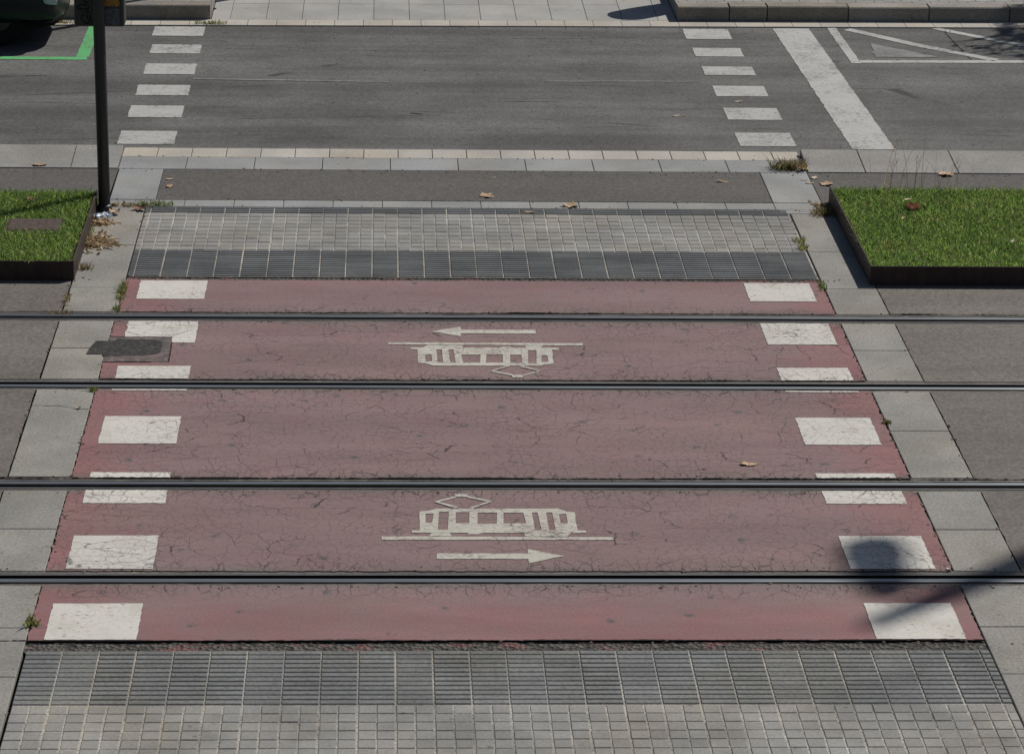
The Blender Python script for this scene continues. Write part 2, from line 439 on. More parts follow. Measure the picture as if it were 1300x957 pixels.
# ragged open crack where the surfacing has pulled away from the second rail (and shorter ones elsewhere)
m = MB()
def gap(x0, x1, y, w):
    n = int((x1-x0)/.02); up = []; dn = []
    for i in range(n+1):
        x = x0+(x1-x0)*i/n; ww = max(.002, w*(.65+.5*math.sin(x*3.1+y)*math.sin(x*7.7))+random.gauss(0, w*.22)); 
        if i in (0, n): ww = .001
        up.append((x, y+ww+random.gauss(0,.0015))); dn.append((x, y-ww*.35))
    m.sheet([dn+up[::-1]], .0035)
gap(-3.0, 1.0, 1.535, .016); gap(1.02, 2.0, 1.536, .006); gap(2.0, 6.0, 1.536, .018)
gap(-1.95, 3.34, 3.347, .006); gap(.9, 1.6, 4.785, .010); gap(3.72, 6, 4.79, .012); gap(-4, -2.3, 4.79, .006); gap(-2.2, 3.35, -.852, .010)
gap(-1.9, 3.3, 4.782, .005)
struct(m.build('surface_cracks', M['crackline']))

# ------------------------------------------------------------------ stone borders either side
m = MB()
def slabs(x0, x1, ys):
    for i in range(len(ys)-1):
        a, b = sorted((ys[i], ys[i+1]))
        m.box(x0+.003, x1-.003, a+.003, b-.003, -.07, random.uniform(-.001, .001), bev=.004)
slabs(SL, XL-.006, [7.46, 6.42, 5.353, 4.782]); slabs(SL, XL-.006, [4.578, 3.982, 3.347]); slabs(SL, XL-.006, [3.143, 1.555])
slabs(SL, XL-.006, [1.333, .724, .102]); slabs(SL, XL-.006, [-.102, -.678, -1.297, -2.0, -2.7, -3.4, -4.1])
slabs(XR+.006, SR, [7.363, 6.324, 5.389, 4.782]); slabs(XR+.006, SR, [4.578, 3.985, 3.347]); slabs(XR+.006, SR, [3.143, 2.387, 1.555])
slabs(XR+.006, SR, [1.333, .721, .102]); slabs(XR+.006, SR, [-.102, -.671, -1.277, -2.0, -2.7, -3.4, -4.1])
struct(m.build('stone_border', M['slab']))

m = MB()
for i in range(14):   # narrow course behind the tiles
    x0 = max(-1.905, -2.03+.405*i); x1 = min(3.66, -2.03+.405*(i+1)-.004)
    if x1 > x0: m.box(x0, x1, 7.480, 7.672, -.07, 0, bev=.003)
m.box(3.262, 3.655, 7.370, 7.476, -.07, 0, bev=.003); m.box(-2.33, -1.91, 7.470, 7.665, -.07, 0, bev=.003)
for i in range(12):   # wide course along the road
    x0 = max(-2.255, -2.27+.583*i); x1 = min(3.640, -2.27+.583*(i+1)-.005)
    if x1 > x0: m.box(x0, x1, 8.602, 8.980, -.07, .001, bev=.004)
m.box(-2.245, -1.872, 7.680, 8.597, -.07, .0005, bev=.004); m.box(3.236, 3.640, 7.685, 8.597, -.07, .0005, bev=.004)
struct(m.build('granite_paving', M['bluegrey']))
m = MB(); m.sheet([[(-1.866, 7.682), (3.230, 7.690), (3.230, 8.596), (-1.866, 8.592)]], -.001); struct(m.build('asphalt_strip', M['path']))
m = MB()
m.sheet([[(-FAR, 7.3), (-2.262, 7.3), (-2.252, 8.66), (-FAR, 8.66)]], -.004); m.sheet([[(3.648, 7.3), (FAR, 7.3), (FAR, 8.66), (3.648, 8.66)]], -.004)
struct(m.build('path', M['path']))

m = MB()
def seam(pts, w, z=-.0095):
    n = []
    for (x0,y0),(x1,y1) in zip(pts[:-1], pts[1:]):
        k = max(2, int(math.hypot(x1-x0, y1-y0)/.06)); n += [(x0+(x1-x0)*i/k+random.gauss(0,.005), y0+(y1-y0)*i/k+random.gauss(0,.004)) for i in range(k)]
    n.append(pts[-1]); d = Vector((pts[-1][0]-pts[0][0], pts[-1][1]-pts[0][1])).normalized()
    up = [(x-d.y*w*random.uniform(.3,1), y+d.x*w*random.uniform(.3,1)) for x, y in n]; m.sheet([n+up[::-1]], z)
seam([(5.825, 14.064), (5.841, 13.532), (5.877, 12.784)], .016); seam([(0.965, 11.020), (1.658, 11.010)], .014); seam([(-3.657, 11.834), (-3.214, 11.879)], .012); seam([(0.240, 10.550), (0.356, 10.525)], .03)
seam([(1.306, 13.581), (2.518, 13.642), (3.812, 13.636)], .008)
seam([(-2.332, 2.820), (-2.144, 2.814), (-2.019, 2.755), (-1.931, 2.756)], .007, .0022)
struct(m.build('road_seams', M['crackline']))

# ------------------------------------------------------------------ tactile and plain tile bands of the crossing
def clipbox(mb, x0, x1, y0, y1, z0, z1, bev, lo=-1.930, hi=3.330):
    x0 = max(x0, lo); x1 = min(x1, hi)
    if x1-x0 > .012: mb.box(x0, x1, y0, y1, z0, z1, bev=bev)
def ribband(name, y0, y1, org, mat, pitch=.05):
    mb = MB()
    for k in range(-12, 20):
        xa, xb = org+.2*k+.0045+random.gauss(0,.0012), org+.2*k+.1955+random.gauss(0,.0012)
        clipbox(mb, xa, xb, y0, y1, -.07, -.0032, .0)
        n = round((y1-y0)/pitch); p = (y1-y0)/n; dz = random.gauss(0, .0006)
        for j in range(n): clipbox(mb, xa, xb, y0+j*p+.005, y0+(j+1)*p-.007, -.006, .0025+dz, .0035)
    return struct(mb.build(name, mat))
ribband('tactile_paving', 5.640, 6.298, -.0826, M['ribtile']); ribband('tactile_paving', 7.312, 7.466, -.0826, M['ribtile'], .05)
ribband('tactile_paving', -1.630, -.975, .0757, M['ribtile2'], .0545)
def panots(name, y0, y1, org):
    mb = MB(); n = round((y1-y0)/.1); p = (y1-y0)/n
    for k in range(-24, 40):
        for j in range(n):
            e = (.005 if k % 2 == 0 else .0032)+random.gauss(0,.0011); e2 = (.005 if k % 2 else .0032)+random.gauss(0,.0011)
            clipbox(mb, org+.1*k+e, org+.1*k+.1-e2, y0+j*p+.003+random.gauss(0,.0008), y0+(j+1)*p-.003, -.07, random.gauss(.0, .0009), .004)
    return struct(mb.build(name, M['panot']))
panots('tile_paving', 6.306, 7.306, -.0826); panots('tile_paving', -4.0, -1.638, .0757)
m = MB()
for x0, x1, y0, y1 in ((-1.916, 3.328, 5.63, 7.47), (-1.916, 3.328, -4.0, -.972)): m.quad((x0,y0,-.0042),(x1,y0,-.0042),(x1,y1,-.0042),(x0,y1,-.0042))
struct(m.build('joint_mortar', M['mortar']))
m = MB()
m.sheet([rag(rect(-1.94, 3.335, -.972, -.838), .03, .004)], -.012); m.sheet([rag(rect(-1.93, 3.33, 5.53, 5.634), .03, .003)], -.012)
struct(m.build('crumbled_joint', M['rubble']))

# ------------------------------------------------------------------ road, gutters and kerbs
fy = lambda x: 14.335 + .0235*x                    # far edge runs very slightly askew
m = MB(); m.sheet([[(-FAR, 9.0), (FAR, 9.0), (FAR, fy(FAR)-.2), (-FAR, fy(-FAR)-.2)]], -.012); struct(m.build('road', M['road']))
m = MB()
x = -2.26
while x < 3.62:
    m.box(x+.002, min(x+.295, 3.645), 8.988, 9.278, -.07, random.uniform(-.001,.001), bev=.004); x += .2985
struct(m.build('kerb', M['cream'])); 
m = MB()
def wedge(x0, x1):
    q = [(x0,8.612,.004),(x1,8.612,.004),(x1,9.15,.055),(x0,9.15,.055),(x0,8.612,-.08),(x1,8.612,-.08),(x1,9.19,-.08),(x0,9.19,-.08),(x1,9.19,.045),(x0,9.19,.045)]
    m.add(q, [(0,1,2,3),(3,2,8,9),(4,5,1,0),(9,8,6,7),(1,5,6,8,2),(0,3,9,7,4)])
e = [3.655, 4.155, 4.963, 5.76, 6.56, 7.36, 8.16]
for i in range(len(e)-1): wedge(e[i]+.005, e[i+1]-.005)
wedge(8.17, FAR)
e = [-2.258, -2.66, -3.46, -4.26, -5.06, -5.86]
for i in range(len(e)-1): wedge(e[i+1]+.004, e[i]-.004)
wedge(-FAR, -5.87)
struct(m.build('kerb', M['kerb']))
m = MB(); x = -30.06
while x < 30:
    a, b = x+.003, x+.297
    m.add([(a,fy(a)-.262,.0),(b,fy(b)-.262,.0),(b,fy(b)-.006,.001),(a,fy(a)-.006,.001),(a,fy(a)-.262,-.08),(b,fy(b)-.262,-.08)], [(0,1,2,3),(4,5,1,0)]); x += .2985
struct(m.build('gutter', M['cream']))
# far pavement: dropped crossing of pale slabs between two raised kerbs
BL, BR = -1.790, 3.070
m = MB()
for i in range(14):
    for j in range(16):
        x0 = BL+.004+.3725*i-.18; x1 = x0+.3685
        x0 = max(x0, BL+.004); x1 = min(x1, BR-.004)
        y0 = fy(x0)+.002+.75*j
        if x1-x0 > .02: m.box(x0, x1, y0, y0+.745, -.08, random.gauss(.001,.0007), bev=.003)
struct(m.build('pavement', M['farpave']))
m = MB()
def kstones(xs):
    for i in range(len(xs)-1):
        a, b = xs[i]+.006, xs[i+1]-.006
        ya, yb = fy(a), fy(b); h = .152+random.gauss(0,.002); c = .012
        v = [(a,ya,-.08),(b,yb,-.08),(b,yb,h-c),(a,ya,h-c),(b-.004,yb+c,h),(a+.004,ya+c,h),(b,yb+.21,h),(a,ya+.21,h),(b,yb+.21,-.08),(a,ya+.21,-.08)]
        m.add(v, [(0,1,2,3),(3,2,4,5),(5,4,6,7),(1,8,6,4,2),(9,0,3,5,7)])
kstones([BL-i*.98 for i in range(0, 30)][::-1]); kstones([BR, 3.62, 4.02] + [4.02+.86*i for i in range(1, 34)])
struct(m.build('kerb', M['kerbdark']))
m = MB(); m.quad((-FAR,-120,-.004),(FAR,-120,-.004),(FAR,-6.01,-.004),(-FAR,-6.01,-.004)); m.quad((SL,-6.005,-.004),(SR,-6.005,-.004),(SR,-4.11,-.004),(SL,-4.11,-.004)); struct(m.build('pavement', M['brick']))
m = MB()
for sgn in (-1, 1):
    a, b = (-28.5, BL-.004) if sgn < 0 else (BR+.004, 31.5)
    m.add([(a,fy(a)+.214,.146),(b,fy(b)+.214,.146),(b,140,.146),(a,140,.146),(b,fy(b)+.214,-.08),(a,fy(a)+.214,-.08),(b,140,-.08),(a,140,-.08)], [(0,1,2,3),(5,4,1,0),(4,6,2,1) if sgn<0 else (7,5,0,3)])
struct(m.build('pavement', M['brick']))

# ------------------------------------------------------------------ painted markings
ZP = .0034
def mark(name, loops, mat, label, cat, group=None, z=ZP):
    b = MB()
    for l in loops: b.sheet([l], z)
    return tag(b.build(name, mat), label, cat, group)
SQ = [(5.545-.03,5.075), (4.567,4.098), (3.608,3.117), (2.622,2.125), (1.626,1.120), (.615,.124), (-.360,-.838)]
ordn = ['touching dark ribbed tiles', 'just below the farthest rail', 'cut by second farthest rail', 'midway between the two tracks',
        'split by second nearest rail', 'just above the nearest rail', 'nearest the viewer']
gl = 'white squares edging the red crossing'
for side, xs, sd in (('left', (-1.828, -1.327), 0), ('right', (2.740, 3.240), 1)):
    for k, (b_, a_) in enumerate(SQ):
        parts = []; segs = [(a_, b_)]
        for g, s in RAILS:
            new = []
            for p, q in segs:
                lo, hi = g-.104, g+.104
                if hi <= p or lo >= q: new.append((p, q)); continue
                if p < lo-.008: new.append((p, lo))
                if q > hi+.008: new.append((hi, q))
            segs = new
        dx = random.gauss(0, .006)
        parts = [rag(rect(xs[0]+dx, xs[1]+dx, p, q), .03, .0016) for p, q in segs]
        if side == 'left' and k == 1:                       # bitten by the repair patch
            parts = [rag([(-1.828, 4.222), (-1.4895, 4.222), (-1.4895, 4.098), (-1.327, 4.098), (-1.327, 4.567), (-1.828, 4.567)], .04, .003)]
        extra = {('left',1): ', bitten by patch', ('right',5): ', round shadow', ('right',6): ', slanting shadow'}.get((side, k), '')
        mark('painted_square', parts, M['white'], 'white square on %s edge of red crossing, %s%s' % (side, ordn[k], extra), 'road marking', gl)
RLY = [(13.985,13.57), (13.19,12.815), (12.39,11.965), (11.545,11.15), (10.77,10.345), (9.87,9.425)]
RRY = [(14.072,13.62), (13.23,12.867), (12.447,12.10), (11.672,11.27), (10.834,10.403), (9.945,9.490)]
RRX = [(3.094,3.564), (3.112,3.598), (3.128,3.626), (3.150,3.647), (3.162,3.665), (3.170,3.672)]
RLX = [(-2.345,-1.83), (-2.312,-1.818), (-2.310,-1.820), (-2.318,-1.826), (-2.324,-1.833), (-2.337,-1.840)]
rn = ['farthest, by the far kerb', 'second from the far kerb', 'third from the far kerb', 'third from the near kerb', 'second from the near kerb', 'nearest, by the cream kerb']
for side, ys, xs in (('left', RLY, RLX), ('right', RRY, RRX)):
    for k in range(6):
        pts = rect(xs[k][0], xs[k][1], ys[k][1], ys[k][0])
        mark('painted_square', [rag(pts, .03, .0025)], M['roadwhite'], 'worn white square on %s of asphalt road crossing, %s' % (side, rn[k]), 'road marking', 'white squares edging the road crossing', -.008)
mark('stop_line', [rag([(4.041,14.125),(4.420,14.13),(4.480,11.9),(4.545,9.40),(4.160,9.40),(4.10,11.9)], .04, .003)], M['roadwhite'], 'wide white stop line running across the road right of the crossing', 'road marking', z=-.008)
def lines(name, segs, w, mat, label, cat, z=-.008):
    b = MB()
    for (x0, y0), (x1, y1), ww in segs:
        d = Vector((x1-x0, y1-y0)).normalized(); nx, ny = -d.y*ww/2, d.x*ww/2
        b.sheet([rag([(x0-nx,y0-ny),(x1-nx,y1-ny),(x1+nx,y1+ny),(x0+nx,y0+ny)], .05, .003)], z)
    return tag(b.build(name, mat), label, cat)
lines('bay_marking', [((4.665,14.17),(4.690,12.62),.095), ((4.735,12.70),(14,12.97),.105), ((4.82,14.12),(5.45,13.42),.12), ((5.45,13.42),(6.13,12.80),.12)], 0, M['roadwhite'],
      'thin white parking bay outline with slanted end stripe right of stop line', 'road marking')
lines('bay_stripe', [((5.75,14.20),(6.25,13.72),.10), ((6.25,13.72),(7.2,12.85),.10)], 0, M['roadwhite'], 'second slanted white bay stripe running into the tree shadow at far right', 'road marking')
mark('painted_triangle', [rag([(4.965,13.50),(4.925,12.90),(5.57,12.90)], .05, .008)], M['oldwhite'], 'faded white triangle inside the corner of the parking bay outline', 'road marking', z=-.008)
lines('bay_line', [((-9,12.575),(-2.905,12.575),.115), ((-2.955,12.634),(-2.955,14.05),.125)], 0, M['green'], 'bright green parking bay line beside the dark car', 'road marking')
lines('worn_line', [((-1.82,11.80),(-.42,11.745),.045),((-.42,11.745),(.05,11.73),.03)], 0, M['oldwhite'], 'thin worn lane line trace right of the left white squares', 'road marking')
lines('worn_line', [((1.55,11.80),(3.05,11.835),.04)], 0, M['oldwhite'], 'thin worn lane line trace left of the right white squares', 'road marking')

# tram pictograms: one drawn shape, used again turned by half a circle
BODY = [(-0.520, -0.032), (-0.472, -0.032), (-0.469, 0.262), (-0.404, 0.278), (-0.367, 0.307), (0.372, 0.309), (0.430, 0.261), (0.475, 0.251), (0.476, -0.030), (0.525, -0.036), (0.523, -0.070), (-0.520, -0.072)]
HOLES = [[(-0.433, 0.227), (-0.384, 0.227), (-0.395, 0.086), (-0.435, 0.086)], [(-0.350, 0.256), (-0.291, 0.256), (-0.303, -0.022), (-0.363, -0.022)], [(-0.249, 0.250), (-0.167, 0.250), (-0.172, 0.077), (-0.253, 0.077)], [(-0.117, 0.244), (0.003, 0.244), (-0.007, 0.068), (-0.122, 0.068)], [(0.042, 0.244), (0.161, 0.244), (0.172, 0.078), (0.035, 0.078)], [(0.214, 0.245), (0.250, 0.245), (0.259, -0.030), (0.222, -0.030)], [(0.301, 0.245), (0.338, 0.245), (0.344, -0.030), (0.305, -0.030)], [(0.377, 0.220), (0.422, 0.226), (0.424, 0.085), (0.380, 0.084)]]
RAILP = [[(-0.699, -0.124), (0.685, -0.137), (0.682, -0.176), (-0.699, -0.175)], [(-0.400, -0.073), (-0.292, -0.073), (-0.281, -0.120), (-0.415, -0.120)], [(0.153, -0.072), (0.435, -0.072), (0.408, -0.125), (0.157, -0.126)], [(-0.182, -0.073), (-0.098, -0.072), (-0.123, -0.092), (-0.183, -0.092)]]
PANTO = [[(-0.380, 0.419), (-0.243, 0.513), (-0.244, 0.484), (-0.368, 0.403)], [(-0.246, 0.546), (-0.168, 0.546), (-0.170, 0.494), (-0.247, 0.497)], [(-0.173, 0.514), (-0.024, 0.430), (-0.037, 0.410), (-0.175, 0.484)], [(-0.380, 0.416), (-0.363, 0.419), (-0.232, 0.336), (-0.248, 0.307)], [(-0.039, 0.423), (-0.024, 0.417), (-0.145, 0.304), (-0.164, 0.320)]]
ARROW = [(-0.376, -0.381), (0.163, -0.381), (0.164, -0.313), (0.375, -0.416), (0.162, -0.525), (0.159, -0.461), (-0.377, -0.461)]
def pictogram(loc, rz, words, awords):
    root = empty('tram_marking', (*loc, 0), words, 'road marking', 'tram pictograms painted on the red crossing', rz)
    b = MB(); b.sheet([rag(BODY, .06, .002)] + HOLES, ZP); b.build('tram_body', M['icon'], root)
    for q in RAILP[1:]:
        b = MB(); b.sheet([q], ZP); b.build('bogie', M['icon'], root)
    b = MB(); b.sheet([rag(RAILP[0], .05, .002)], ZP); b.build('track_line', M['icon'], root)
    b = MB()
    for i, q in enumerate(PANTO): b.sheet([q], ZP+.0006*i)
    b.build('pantograph', M['icon'], root)
    b = MB(); b.sheet([rag(ARROW, .06, .002)], ZP)
    o = b.build('arrow_marking', M['icon']); o.location = (*loc, 0); o.rotation_euler = (0, 0, rz)
    tag(o, awords, 'road marking', 'arrows painted beside the tram pictograms')
pictogram((0.697, 0.729), 0, 'white painted tram pictogram standing upright with pantograph up, nearer to the viewer', 'white arrow pointing right below the nearer tram pictogram')
pictogram((0.722, 3.938), math.pi, 'white painted tram pictogram turned upside down, between the two farthest rails', 'white arrow pointing left above the upside down tram pictogram')

# ------------------------------------------------------------------ repair patch in the left border
m = MB(); m.sheet([rag([(-1.935,4.222),(-1.490,4.222),(-1.480,3.690),(-1.936,3.690)], .03, .004)], .002)
struct(m.build('scuffed_surface', M['scuff']))
m = MB()
for a, b in (((-1.93,4.222),(-1.489,4.222)), ((-1.489,4.225),(-1.482,3.69)), ((-1.93,3.69),(-1.60,3.69))):
    L = math.hypot(b[0]-a[0], b[1]-a[1]); nx, ny = -(b[1]-a[1])/L*.005, (b[0]-a[0])/L*.007
    m.sheet([rag([(a[0]-nx,a[1]-ny),(b[0]-nx,b[1]-ny),(b[0]+nx,b[1]+ny),(a[0]+nx,a[1]+ny)], .03, .0015)], .0032)
struct(m.build('saw_cut', M['crackline']))
m = MB(); pp = rag([(-2.065,3.85),(-2.050,4.0),(-2.025,4.125),(-1.90,4.125),(-1.88,4.165),(-1.62,4.158),(-1.565,4.135),(-1.550,4.09),(-1.553,3.90),(-1.58,3.85),(-1.66,3.83),(-1.94,3.80),(-1.955,3.852)], .02, .0022)
m.prism(pp, 0, .0042); tag(m.build('asphalt_patch', M['patch']), 'small black asphalt repair patch overlapping the left stone border', 'road patch')

# ------------------------------------------------------------------ raised lawn beds
HB = .150
def bed(name, x0, x1, yb, yf, inner, label):
    root = empty(name, ((x0+x1)/2, (yb+yf)/2, 0), label, 'planter', 'steel edged raised lawn beds')
    inv = Matrix.Translation((-(x0+x1)/2, -(yb+yf)/2, 0)); t = .012
    w = MB()
    w.box(x0, x1, yf, yf+t, -.06, HB, bev=.002)
    if inner == 'l': w.box(x0, x0+t, yf+t+.0005, yb, -.06, HB, bev=.002)
    else: w.box(x1-t, x1, yf+t+.0005, yb, -.06, HB, bev=.002)
    w.box(x0, x1, yb+.0005, yb+t, -.06, HB-.03, bev=.002)
    w.box(*( (x1-t, x1) if inner == 'l' else (x0, x0+t)), yf+t+.0005, yb, -.06, HB-.001, bev=.002)
    o = w.build('steel_edging', M['corten'], root); o.matrix_parent_inverse = inv
    s = MB(); s.box(x0+t+.001, x1-t-.001, yf+t+.001, yb-.001, -.06, .105); o = s.build('soil', M['soil'], root); o.matrix_parent_inverse = inv
bed('lawn_planter', 3.695, 24, 7.66, 5.489, 'l', 'rusty steel edged raised bed of grass right of the tiled crossing')
bed('lawn_planter', -24, -2.318, 7.45, 5.520, 'r', 'rusty steel edged raised bed of grass left of the crossing, behind an iron cover')
def blades(name, mat, pts, hmin, hmax, w, lean, z, sink=None):
    n = len(pts); h = rng.uniform(hmin, hmax, n); a = rng.uniform(0, 2*np.pi, n); b = rng.uniform(0, 2*np.pi, n)
    ln = rng.uniform(.15, 1, n)*lean*h
    ww = rng.uniform(.6, 1.2, n)*w
    px, py = pts[:,0], pts[:,1]; zz = np.full(n, z) if np.isscalar(z) else z
    dx, dy = np.cos(a)*ww/2, np.sin(a)*ww/2; lx, ly = np.cos(b)*ln, np.sin(b)*ln
    V = np.empty((n, 5, 3), np.float32)
    V[:,0] = np.stack([px-dx, py-dy, zz], 1); V[:,1] = np.stack([px+dx, py+dy, zz], 1)
    V[:,2] = np.stack([px+dx*.8+lx*.35, py+dy*.8+ly*.35, zz+h*.6], 1); V[:,3] = np.stack([px-dx*.8+lx*.35, py-dy*.8+ly*.35, zz+h*.6], 1)
    V[:,4] = np.stack([px+lx, py+ly, zz+h*(1-.25*lean*rng.uniform(0,1,n))], 1)
    base = np.arange(n)*5
    me = bpy.data.meshes.new(name)
    me.vertices.add(n*5); me.vertices.foreach_set('co', V.reshape(-1))
    loops = np.stack([base, base+1, base+2, base+3, base+3, base+2, base+4], 1).reshape(-1)
    me.loops.add(n*7); me.loops.foreach_set('vertex_index', loops.astype(np.int32))
    me.polygons.add(n*2); st = np.stack([np.arange(n)*7, np.arange(n)*7+4], 1).reshape(-1)
    me.polygons.foreach_set('loop_start', st.astype(np.int32)); me.polygons.foreach_set('loop_total', np.tile([4,3], n).astype(np.int32))
    me.materials.append(mat); me.update(calc_edges=True); me.validate()
    o = bpy.data.objects.new(name, me); COL.objects.link(o); return o
def lawn(x0, x1, y0, y1, dens): 
    n = int((x1-x0)*(y1-y0)*dens); return np.stack([rng.uniform(x0, x1, n), rng.uniform(y0, y1, n)], 1)
def clumpy(p, amt=.5):
    f = np.sin(p[:,0]*9.1+np.sin(p[:,1]*7)*1.7)*np.sin(p[:,1]*11.3+np.sin(p[:,0]*5)*2.1)
    f2 = np.sin(p[:,0]*31+np.sin(p[:,1]*23)*2)*np.sin(p[:,1]*29+p[:,0]*13)
    return p[rng.uniform(-1, 1, len(p)) < 1-amt*2*np.clip(-.4-(f*.6+f2*.5), 0, 1)*1.4]
pr = np.concatenate([lawn(3.712, 6.2, 5.505, 7.655, 11500), lawn(6.2, 12, 5.505, 7.655, 2500)])
tag(blades('grass', M['grass'], clumpy(pr, .85), .028, .070, .0070, 1.15, .104), 'thick green grass filling the raised bed on the right', 'grass', None, 'stuff')
pl = np.concatenate([lawn(-4.3, -2.335, 5.535, 7.445, 10500), lawn(-10, -4.3, 5.535, 7.445, 2500)])
hole = (pl[:,0] > -2.94) & (pl[:,0] < -2.51) & (pl[:,1] > 6.33) & (pl[:,1] < 6.66)
tag(blades('grass', M['grass'], clumpy(pl[~hole], .9), .035, .085, .0075, 1.15, .100), 'green grass with bare spots filling the raised bed on the left', 'grass', None, 'stuff')
# taller uneven blades spilling at the back of both beds
pe = np.concatenate([lawn(3.72, 6.2, 7.50, 7.66, 2600)]); tag(blades('tall_grass', M['grass'], pe, .05, .105, .006, .9, .098), 'taller grass blades along the back edge of the right bed', 'grass', None, 'stuff')
# access cover in the left lawn
root = empty('access_cover', (-2.725, 6.49, .10), 'brown rusty rectangular iron cover set in the left lawn', 'access cover')
w = MB(); w.box(-.225, .225, -.185, .185, 0, .035, bev=.004); w.build('frame', M['cover'], root)
w = MB(); w.box(-.195, .195, -.155, .155, .0352, .043, bev=.004)
for i in range(7): w.box(-.19+i*.057, -.165+i*.057, -.135, .135, .0432, .0465, bev=.001)
w.build('lid', M['cover'], root)
# long dry stems at the back of the right bed
def stems(loc, n, spread, hmin, hmax, label, nm='dry_grass_stems'):
    w = MB()
    for i in range(n):
        x, y = random.gauss(0, spread), random.gauss(0, .04); h = random.uniform(hmin, hmax); lx, ly = random.gauss(0, .16)*h, random.gauss(0, .1)*h
        path = [(x, y, 0), (x+lx*.25, y+ly*.25, h*.45), (x+lx*.7, y+ly*.7, h*.8), (x+lx*1.2, y+ly*1.2, h)]
        w.tube(path, [.0015, .0014, .0011, .0007], 5)
        if random.random() < .45:
            for k in range(7):
                t = .8+.2*k/6; px, py, pz = x+lx*(.7+.5*(t-.8)/.2), y+ly*(.7+.5*(t-.8)/.2), h*t
                a = random.uniform(0, 6.28); w.tube([(px,py,pz), (px+math.cos(a)*.018, py+math.sin(a)*.018, pz+.016)], [.0008, .0014], 4)
    o = w.build(nm, M['straw']); o.location = loc; return tag(o, label, 'grass stems', 'dry grass stems behind the right lawn')
stems((4.19, 7.60, .10), 13, .14, .26, .50, 'tall thin dry grass stems at the back left of the right lawn')
stems((4.64, 7.60, .10), 8, .10, .22, .40, 'sparse thin dry grass stems near the kerb joint behind the right lawn')

# ------------------------------------------------------------------ weeds
def tuft(nm, loc, n, rx, ry, h, mat, label, w=.006, lean=1.1, broad=False):
    p = np.stack([np.clip(rng.normal(0, rx, n), -1.7*rx, 1.7*rx), np.clip(rng.normal(0, ry, n), -1.7*ry, 1.7*ry)], 1)
    o = blades(nm, mat, p, h*.45, h, w, lean, 0.0); o.location = (*loc, 0)
    return tag(o, label, 'weed', 'weeds growing in the joints')
tuft('weed_tuft', (3.501, 8.736), 420, .085, .05, .115, M['dryweed'], 'large half dry weed tuft against the end of the right kerb', .007, 1.5)
tuft('weed_tuft', (3.600, 7.361), 200, .05, .05, .08, M['dryweed'], 'dry weed tuft at the back corner of the right raised bed', .006, 1.4)
tuft('weed_tuft', (3.303, 6.603), 60, .025, .03, .05, M['weed'], 'upper small green weed at the right end of the light tiles', .008, 1.3)
tuft('weed_tuft', (3.313, 6.403), 70, .02, .04, .06, M['weed'], 'lower small green weed at the right end of the light tiles', .008, 1.3)
tuft('weed_tuft', (-1.886, 7.514), 220, .10, .035, .055, M['weed'], 'flat low weed tuft at the back left corner of the tiles', .007, 1.6)
tuft('weed_tuft', (-1.935, 5.237), 200, .016, .12, .055, M['weed'], 'long weed tuft along the left edge of the red crossing beside the first white square', .007, 1.4)
tuft('weed_tuft', (-1.940, 4.832), 50, .015, .04, .05, M['weed'], 'small weed by the left red edge just behind the farthest rail', .007, 1.4)
tuft('weed_tuft', (-2.322, 5.046), 70, .012, .08, .04, M['dryweed'], 'brownish weed line between the left slab border and track panel', .007, 1.4)
tuft('weed_tuft', (-2.336, 4.737), 70, .05, .012, .04, M['dryweed'], 'dry wisps beside the farthest rail at the left stone border', .006, 1.4)
tuft('leafy_weed', (-1.927, -0.640), 40, .022, .032, .055, M['weed'], 'small leafy weed at the bottom left edge of the red crossing', .015, 1.2)
tuft('weed_tuft', (-1.944, 3.112), 45, .016, .016, .045, M['weed'], 'green weed just below the rail at the left red edge', .008, 1.2)
tuft('weed_tuft', (3.338, 2.533), 45, .018, .014, .030, M['dryweed'], 'small olive weed at the right red edge beside the middle white square', .010, 1.3)
tuft('weed_tuft', (3.321, 5.443), 80, .018, .06, .05, M['weed'], 'weed line at the right far corner of the red crossing', .007, 1.3)
tuft('weed_tuft', (-2.288, 5.808), 120, .05, .02, .06, M['dryweed'], 'dark dry weed at the foot of the left raised bed corner', .006, 1.5)
tuft('weed_tuft', (-2.304, 7.472), 120, .03, .06, .09, M['weed'], 'green weed at the foot of the signal post', .007, 1.3)
tuft('weed_tuft', (-3.308, 14.069), 120, .08, .02, .05, M['dryweed'], 'dry weed in the far gutter right of the car', .007, 1.5)
tuft('weed_tuft', (-1.777, 14.090), 160, .09, .02, .05, M['weed'], 'mossy weed in the far gutter above the left road squares', .007, 1.5)
tuft('weed_tuft', (-2.314, 6.643), 90, .015, .16, .05, M['weed'], 'thin weed line along the side of the left raised bed', .006, 1.3)

